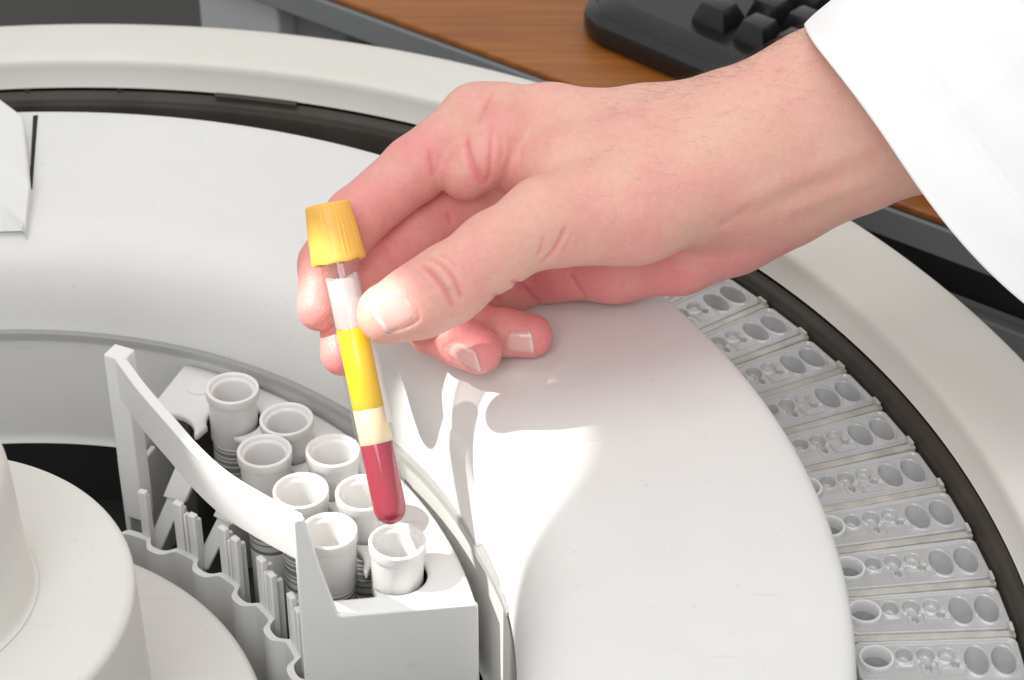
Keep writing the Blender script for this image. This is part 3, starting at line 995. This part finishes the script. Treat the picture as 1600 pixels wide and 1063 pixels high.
# clear label strip along the side of the tube
V, F = [], []
a0 = math.radians(-34)
for i in range(7):
    a = a0 + math.radians(34) * i / 6
    for z in (zg - 6, zs - 2): V.append((6.62 * math.cos(a), 6.62 * math.sin(a), z))
for i in range(6): F.append((2 * i, 2 * i + 2, 2 * i + 3, 2 * i + 1))
lb = mesh('paper_label_edge', V, F, M['foam'], tube, local=True)

# ------------------------------------------------------------------ person: hand, forearm, sleeve
person = thing('person', 'right hand in a white lab coat sleeve pinching the tube between thumb and fingers', 'person', atd(1345, 172, 778))
D0 = 750.0
def cpt(u, v, d):
    """camera-frame millimetres (right, down, forward)"""
    d = D0 + d
    return np.array([(u - 800.0) / FPX * d, (v - 531.5) / FPX * d, d])
RC = np.array([[1, 0, 0], [0, -sP, -cP], [0, cP, -sP]])           # camera axes in the world
def c2w(P): return np.asarray(P) @ RC + CAMP
def w2c(P): return (np.asarray(P) - CAMP) @ RC.T

def cone(P, a, b, sz=1.0):
    """capsule with its own radius at both ends; sz flattens it along the line of sight"""
    A = cpt(*a[:3]); B = cpt(*b[:3]); ra, rb = a[3], b[3]
    sc = np.array([1, 1, sz])
    p = P * sc; A = A * sc; B = B * sc
    ab = B - A
    t = np.clip(((p - A) @ ab) / (ab @ ab), 0, 1)
    d = np.linalg.norm(p - A - t[:, None] * ab, axis=1)
    return (d - (ra + (rb - ra) * t)) / (1.0 if sz <= 1 else 1.0 + (sz - 1) * 0.3)
def smin(a, b, k):
    h = np.maximum(k - np.abs(a - b), 0) / k
    return np.minimum(a, b) - h * h * k * 0.25
def chain(P, pts, k=4.0, sz=1.0):
    d = None
    for a, b in zip(pts[:-1], pts[1:]):
        q = cone(P, a, b, sz)
        d = q if d is None else smin(d, q, k)
    return d

INDEX = [(775, 190, 30, 12.0), (742, 192, 28, 12.0), (648, 264, 24, 11.3), (556, 341, 19, 10.5), (508, 412, 17.5, 9.0), (500, 482, 13.5, 7.9)]
MIDDLE = [(800, 262, 47, 12.0), (735, 300, 43, 11.0), (650, 357, 37, 10.4), (583, 414, 31, 9.8), (540, 484, 24, 8.9), (536, 552, 16.5, 7.9)]
RING = [(840, 345, 58, 11.5), (760, 400, 54, 10.8), (672, 470, 44, 9.8), (678, 512, 26, 9.2), (712, 530, 19, 8.8), (748, 548, 17, 8.2)]
PINKY = [(880, 415, 60, 11.0), (800, 444, 60, 10.2), (722, 478, 52, 9.0), (742, 510, 38, 8.2), (790, 520, 33, 8.1), (829, 525, 32, 7.8)]
THUMB = [(1005, 328, 6, 16.0), (850, 347, -6, 14.2), (772, 392, -13, 12.4), (698, 446, -18, 12.6), (655, 470, -18, 11.8), (606, 490, -14.5, 10.3)]

def hand_sdf(P):
    body = None
    def add(q, k):
        nonlocal body
        body = q if body is None else smin(body, q, k)
    # metacarpals, back of the hand
    add(chain(P, [(748, 186, 30, 11.5), (860, 184, 32, 11.0), (1000, 200, 32, 13.5), (1090, 218, 30, 16.0)], 6), 8)
    add(chain(P, [(800, 258, 46, 12.5), (950, 255, 46, 13.0), (1100, 262, 40, 17)], 6), 10)
    add(chain(P, [(840, 340, 56, 12.0), (980, 330, 54, 14.0), (1120, 300, 46, 17)], 6), 10)
    add(chain(P, [(880, 408, 56, 13.6), (960, 405, 53, 14.8), (1060, 388, 48, 15.6), (1140, 355, 42, 16.2), (1210, 310, 38, 17)], 6), 10)
    # web and first dorsal interosseous
    add(chain(P, [(800, 262, 24, 8.5), (880, 262, 17, 12.5), (985, 262, 17, 16.5), (1100, 262, 21, 20)], 6), 12)
    # thenar
    add(chain(P, [(880, 340, 0, 14.6), (985, 327, 6, 16.9), (1060, 302, 11, 16.2), (1140, 270, 17, 17.5)], 6), 10)
    # wrist and forearm, flattened
    fa = None
    for a, b in (((1105, 254, 27, 25.2), (1190, 235, 27, 29.6)), ((1190, 235, 27, 29.6), (1300, 192, 28, 32.6)), ((1300, 192, 28, 32.6), (1440, 136, 30, 35.0)), ((1440, 136, 30, 35.0), (1600, 70, 33, 38.0))):
        q = cone(P, a, b, 1.28)
        fa = q if fa is None else smin(fa, q, 6)
    add(fa, 16)
    th = chain(P, THUMB, 4.0, 1.12)
    d = smin(body, th, 7.0)
    lobe = chain(P, [(727, 272, 19.5, 9.2), (752, 250, 19, 9.5), (785, 222, 24, 11)], 4)
    WEB = lobe
    for F_ in (INDEX, MIDDLE, RING, PINKY):
        q = chain(P, F_, 2.5)
        base = cpt(*F_[0][:3])
        w = np.linalg.norm(P - base, axis=1)
        k = np.clip(7.0 - (w - 14) * 0.28, 0.7, 7.0)
        d = smin(d, q, k)
    d = smin(d, WEB, 2.2)
    return d

def build_hand():
    h = 0.65
    lo = np.array([-80.0, -146.0, 708.0]); hi = np.array([172.0, 22.0, 838.0])
    n = ((hi - lo) / h).astype(int) + 1
    st = 5
    nc = n // st + 2
    gi = np.stack(np.meshgrid(*[np.arange(q) for q in nc], indexing='ij'), -1).reshape(-1, 3)
    Pc = lo + gi * (h * st)
    dc = hand_sdf(Pc).reshape(nc)
    D = np.repeat(np.repeat(np.repeat(dc, st, 0), st, 1), st, 2)[:n[0], :n[1], :n[2]].astype(np.float32)
    near = (np.abs(dc) < h * st * 2.2)
    nearf = np.repeat(np.repeat(np.repeat(near, st, 0), st, 1), st, 2)[:n[0], :n[1], :n[2]]
    ii = np.argwhere(nearf)
    for s in range(0, len(ii), 400000):
        q = ii[s:s + 400000]
        D[q[:, 0], q[:, 1], q[:, 2]] = hand_sdf(lo + q * h)
    V, F = surface_nets(D, lo, h)
    V = relax(V, F, 3, 0.5)
    return V, F
HV, HF = build_hand()

def vnormals(V, F):
    n = np.cross(V[F[:, 2]] - V[F[:, 0]], V[F[:, 3]] - V[F[:, 1]])
    out = np.zeros_like(V)
    for k in range(4):
        for a in range(3):
            out[:, a] += np.bincount(F[:, k], weights=n[:, a], minlength=len(V))
    return out / np.maximum(np.linalg.norm(out, axis=1, keepdims=True), 1e-9)
HN = vnormals(HV, HF)
# orientation: the vertex nearest the camera must face it
i0 = np.argmin(HV[:, 2])
if HN[i0, 2] > 0:
    HF = HF[:, ::-1]; HN = -HN
HT = BVHTree.FromPolygons([Vector(x) for x in HV], HF.tolist())
def hpick(u, v):
    r = Vector(((u - 800.0) / FPX, (v - 531.5) / FPX, 1.0)).normalized()
    q = HT.ray_cast(Vector((0, 0, 0)), r)
    return np.array(q[0]) if q[0] is not None else None

# creases (+, inwards) and soft swellings (-): picture polyline, amount mm, width mm
BR = [
    # thumb joint wrinkles
    ([(651, 411), (672, 427), (690, 448), (703, 472), (707, 486)], 1.15, 0.8),
    ([(668, 402), (690, 413), (708, 433), (719, 458), (722, 472)], 1.0, 0.75),
    ([(683, 396), (702, 404), (716, 418)], 0.6, 0.7),
    ([(676, 414), (694, 432), (706, 455)], -0.5, 1.6),
    ([(640, 425), (655, 440)], 0.3, 0.7),
    # web between thumb and first finger
    ([(726, 205), (730, 235), (741, 265), (758, 292)], 1.2, 1.3),
    ([(767, 188), (768, 230), (765, 270), (757, 294)], 0.7, 1.0),
    ([(672, 232), (675, 255), (679, 280)], 0.6, 1.0),
    ([(700, 330), (706, 352)], 0.5, 0.9),
    # thumb base fold
    ([(884, 352), (876, 374), (864, 394), (846, 411)], 0.9, 0.9),
    ([(850, 368), (846, 390), (838, 402)], 0.45, 0.9),
    ([(800, 250), (830, 238), (860, 230)], 0.5, 4.0),
    # first finger joint
    ([(590, 318), (602, 338), (606, 358)], 0.3, 1.0),
    ([(598, 310), (612, 332), (618, 350)], 0.2, 0.8),
    ([(604, 385), (611, 398)], 0.3, 0.9),
    ([(646, 420), (664, 440), (676, 462)], 0.3, 0.6), ([(700, 398), (722, 414), (734, 436)], 0.3, 0.6), ([(712, 392), (734, 404), (744, 420)], 0.22, 0.6),
    ([(660, 400), (676, 408)], 0.3, 0.6), ([(692, 440), (700, 462)], 0.3, 0.5),
    ([(858, 380), (850, 398)], 0.3, 0.7), ([(896, 360), (888, 384), (874, 404)], 0.3, 0.9), ([(906, 372), (896, 396)], 0.2, 0.9),
    ([(780, 200), (786, 230), (780, 258)], 0.3, 1.0), ([(796, 214), (800, 240), (794, 262)], 0.25, 1.0), ([(812, 230), (812, 252)], 0.2, 1.0),
    ([(628, 300), (640, 322)], 0.2, 0.8), ([(582, 330), (592, 352)], 0.25, 0.8), ([(616, 372), (626, 384)], 0.2, 0.7),
    # palm folds
    ([(888, 426), (900, 446), (912, 464), (918, 476)], 0.9, 1.0),
    ([(797, 438), (815, 448), (832, 466), (844, 478)], 1.0, 1.1),
    ([(772, 458), (784, 474)], 0.5, 0.9),
    # wrist: tendons (raised) and hollows
    ([(1130, 330), (1190, 302), (1260, 270), (1340, 238), (1400, 218)], -0.6, 3.6),
    ([(1140, 352), (1200, 322), (1270, 292), (1345, 262)], 0.4, 3.2),
    ([(1210, 340), (1290, 308), (1380, 276)], -0.6, 3.0),
    ([(1120, 358), (1150, 340), (1175, 318)], 0.5, 2.2),
    ([(900, 200), (960, 190), (1030, 188)], -0.6, 5.0),
    ([(760, 170), (740, 160)], -0.7, 6.0),
    ([(1010, 300), (1032, 330), (1040, 360)], 0.25, 2.0),
    ([(1030, 296), (1052, 322)], 0.22, 1.6),
    ([(990, 300), (1000, 340)], 0.2, 1.6),
    ([(840, 250), (900, 290), (960, 300)], 0.7, 7.0),
]
NAILS = [[(624, 447), (655, 497), (604, 523), (568, 468)], [(694, 552), (716, 533), (743, 547), (755, 586)], [(789, 549), (793, 518), (830, 517), (836, 553)]]
for q_ in NAILS:
    BR.append(([q_[3], q_[0], q_[1], q_[2]], 0.32, 0.7))
disp = np.zeros(len(HV)); crease = np.zeros(len(HV))
for pts, amt, wid in BR:
    pp = smooth_prof(pts, 6)
    q = [hpick(*p) for p in pp]
    q = [x for x in q if x is not None]
    if not q: continue
    q = np.array(q)
    m = np.all((HV > q.min(0) - 3.2 * wid) & (HV < q.max(0) + 3.2 * wid), axis=1)
    idx = np.where(m)[0]
    best = np.full(len(idx), 1e9); tpos = np.zeros(len(idx))
    for s_ in range(len(q) - 1):
        a, b = q[s_], q[s_ + 1]; ab = b - a
        t = np.clip(((HV[idx] - a) @ ab) / max(ab @ ab, 1e-9), 0, 1)
        d = np.linalg.norm(HV[idx] - a - t[:, None] * ab, axis=1)
        up = d < best
        best[up] = d[up]; tpos[up] = (s_ + t[up]) / (len(q) - 1)
    fade = np.clip(np.minimum(tpos, 1 - tpos) * 5, 0.15, 1) if len(q) > 1 else 1
    g = np.exp(-(best / wid) ** 2) * fade
    disp[idx] += -amt * g
    if amt > 0.4 and wid < 1.7: crease[idx] = np.maximum(crease[idx], g * min(1, amt))
HV2 = HV + HN * disp[:, None]
# colour of the skin itself: finger pads and palm are redder than the back of the hand
fl = np.zeros(len(HV))
for F_, wgt in ((INDEX, .62), (MIDDLE, .75), (RING, .75), (PINKY, .75)):
    for q, k in zip(F_[2:], (0.8, 0.9, 1.0, 1.0)):
        d = np.linalg.norm(HV - cpt(*q[:3]), axis=1)
        fl = np.maximum(fl, wgt * k * np.exp(-(np.maximum(d - q[3], 0) / 16) ** 2))
for q, k, w in (((700, 446, -30, 0), .30, 14), ((610, 490, -26, 0), .25, 10), ((900, 440, 45, 0), .85, 26), ((1020, 440, 42, 0), .85, 26), ((1110, 418, 40, 0), .7, 24), ((950, 390, -8, 0), .28, 24), ((760, 230, 15, 0), .4, 18), ((730, 275, 22, 0), .55, 16), ((810, 440, 55, 0), .6, 20)):
    d = np.linalg.norm(HV - cpt(*q[:3]), axis=1)
    fl = np.maximum(fl, k * np.exp(-(d / w) ** 2 * 0.6))
fl = np.clip(fl + 0.6 * crease, 0, 1)
hand = fast_mesh('hand', c2w(HV2), HF, M['skin'], person)
at = hand.data.attributes.new('flush', 'FLOAT', 'POINT')
if len(hand.data.vertices) == len(fl):
    at.data.foreach_set('value', fl.astype(np.float32))

# fingernails, laid on the finished skin
HT2 = BVHTree.FromPolygons([Vector(x) for x in HV2], HF.tolist())
def nail(corners, name='fingernail', bulge=0.55):
    """corners: cuticle side a, b then free edge c, d (picture points); grid cast onto the skin"""
    a, b, c, d = [np.array(q, float) for q in corners]
    nu, nv = 15, 15
    Pn = np.zeros((nu, nv, 3)); ok = True
    Nn = np.zeros((nu, nv, 3))
    for i in range(nu):
        for j in range(nv):
            s = i / (nu - 1); t = j / (nv - 1)
            # square to rounded outline at the cuticle end
            x = 2 * s - 1
            tt = t
            cut = 0.26 * (1 - math.sqrt(max(0, 1 - min(1, abs(x)) ** 2.4)))
            tt = cut + (1 - cut) * t if t < 1 else 1 - 0.10 * (1 - math.sqrt(max(0, 1 - abs(x) ** 2.2))) * 0.8
            p = (a * (1 - s) + b * s) * (1 - tt) + (d * (1 - s) + c * s) * tt
            q = HT2.ray_cast(Vector((0, 0, 0)), Vector(((p[0] - 800) / FPX, (p[1] - 531.5) / FPX, 1)).normalized())
            if q[0] is None: return None
            Pn[i, j] = q[0]
            Nn[i, j] = q[1]
    nm = Nn.reshape(-1, 3).mean(0); nm /= np.linalg.norm(nm)
    if nm[2] > 0: nm = -nm
    # smooth the patch so that the nail is stiffer than the skin below it
    for _ in range(3):
        Q = Pn.copy()
        Q[1:-1, 1:-1] = (Pn[:-2, 1:-1] + Pn[2:, 1:-1] + Pn[1:-1, :-2] + Pn[1:-1, 2:]) / 4
        Pn = Q
    V = []; F = []
    for i in range(nu):
        for j in range(nv):
            s = i / (nu - 1); t = j / (nv - 1)
            e = min(s, 1 - s, t * 1.2) * 2
            lift = -0.06 + 0.40 * min(1, e * 6)
            if t > 0.9: lift += 0.12
            V.append(Pn[i, j] + nm * lift)
    for i in range(nu - 1):
        for j in range(nv - 1):
            F.append((i * nv + j, (i + 1) * nv + j, (i + 1) * nv + j + 1, i * nv + j + 1))
    o = mesh(name, c2w(V), F, M['nail'], hand, sharp=None)
    o.data.materials.append(M['nailtip'])
    fi = 0
    for i in range(nu - 1):
        for j in range(nv - 1):
            if j >= nv - 3: o.data.polygons[fi].material_index = 1
            fi += 1
    return o
for q_ in NAILS: nail(q_)

# fine hair along the upper edge of the wrist and on the back of the hand
HVv, HFf = [], []
vis = np.where((HN[:, 2] < 0.25) & (HV[:, 0] > 25) & (HV[:, 0] < 145))[0]
U = 800 + FPX * HV2[:, 0] / HV2[:, 2]; Vp = 531.5 + FPX * HV2[:, 1] / HV2[:, 2]
sel = vis[(HN[vis, 1] < -0.15)]
RNG.shuffle(sel)
top = vis[(HN[vis, 1] < -0.72) & (HV[vis, 0] > 45)]
RNG.shuffle(top)
for i in list(sel[:330]) + list(top[:480]):
    p = HV2[i]; n_ = HN[i]
    g = np.array([-0.75, 0.25, 0.0]) + RNG.normal(0, 0.35, 3)
    g -= n_ * (g @ n_); g /= np.linalg.norm(g)
    L_ = RNG.uniform(2.5, 7.0)
    b = len(HVv)
    side = np.cross(g, n_); cr = RNG.normal(0, 0.5)
    K = 5
    for k in range(K):
        s = k / (K - 1)
        c = p + g * L_ * s + n_ * (1.4 * math.sin(s * 2.2) * L_ / 6) + side * cr * s * s * 1.5
        w = 0.024 * (1 - 0.75 * s)
        HVv += [c + side * w, c - side * w * 0.5 + n_ * w * 0.87, c - side * w * 0.5 - n_ * w * 0.87]
    for k in range(K - 1):
        for m2 in range(3):
            l = (m2 + 1) % 3
            HFf.append((b + 3 * k + m2, b + 3 * k + l, b + 3 * k + 3 + l, b + 3 * k + 3 + m2))
hr = fast_mesh('arm_hair', c2w(np.array(HVv)), np.array(HFf), M['hair'], person)
hr['kind'] = 'stuff'

# lab coat sleeve: wide cuff round the forearm
nu, nv = 240, 170
C0 = cpt(1519, 378, 23); ax_ = np.array([0.77, -0.60, -0.257]); ax_ /= np.linalg.norm(ax_)
e1 = np.array([0.796, 0.605, 0.0]); e1 -= ax_ * (e1 @ ax_); e1 /= np.linalg.norm(e1); e2 = np.cross(ax_, e1)
SV = []
for j in range(nv):
    s = j / (nv - 1)
    for i in range(nu):
        a = 2 * math.pi * i / nu
        Ls = s * 150
        w1 = 95 + 12 * s; w2 = 48 + 9 * s
        r = 1 + 0.018 * math.sin(3 * a + 2.2 * s + 0.7) + 0.010 * math.sin(7 * a - 5 * s) * (0.4 + s) + 0.012 * math.sin(9 * s + 2 * a)
        if s < 0.02: r *= 1.0
        hem = 0.16 * math.exp(-((Ls - 24) / 0.9) ** 2) + 0.10 * math.exp(-((Ls - 21.5) / 0.7) ** 2) - 0.3 * math.exp(-((a - 4.25) * 60 / 1.3) ** 2)   # stitched hem, long seam
        q_ = min(1.0, max(0.0, (math.cos(a) + 0.45) / 0.8)); Ls += 9 * q_ * q_ * (1 - s)
        r += 0.006 * math.sin(23 * s + 3 * a) * math.sin(4 * a + 1.3) + 0.004 * math.sin(41 * s - 6 * a)
        p = C0 + ax_ * (Ls + 1.5 * math.sin(2 * a + 0.5) + 0.8 * math.sin(5 * a)) + e1 * math.cos(a) * (w1 * r - hem) + e2 * math.sin(a) * (w2 * r - hem)
        SV.append(p)
SF = []
for j in range(nv - 1):
    for i in range(nu):
        k = (i + 1) % nu
        SF.append((j * nu + i, j * nu + k, (j + 1) * nu + k, (j + 1) * nu + i))
slv = mesh('sleeve', c2w(SV), SF, M['cloth'], person, sharp=None)
fix_normals(slv)
sm = slv.modifiers.new('thick', 'SOLIDIFY'); sm.thickness = 0.0012; sm.offset = 0
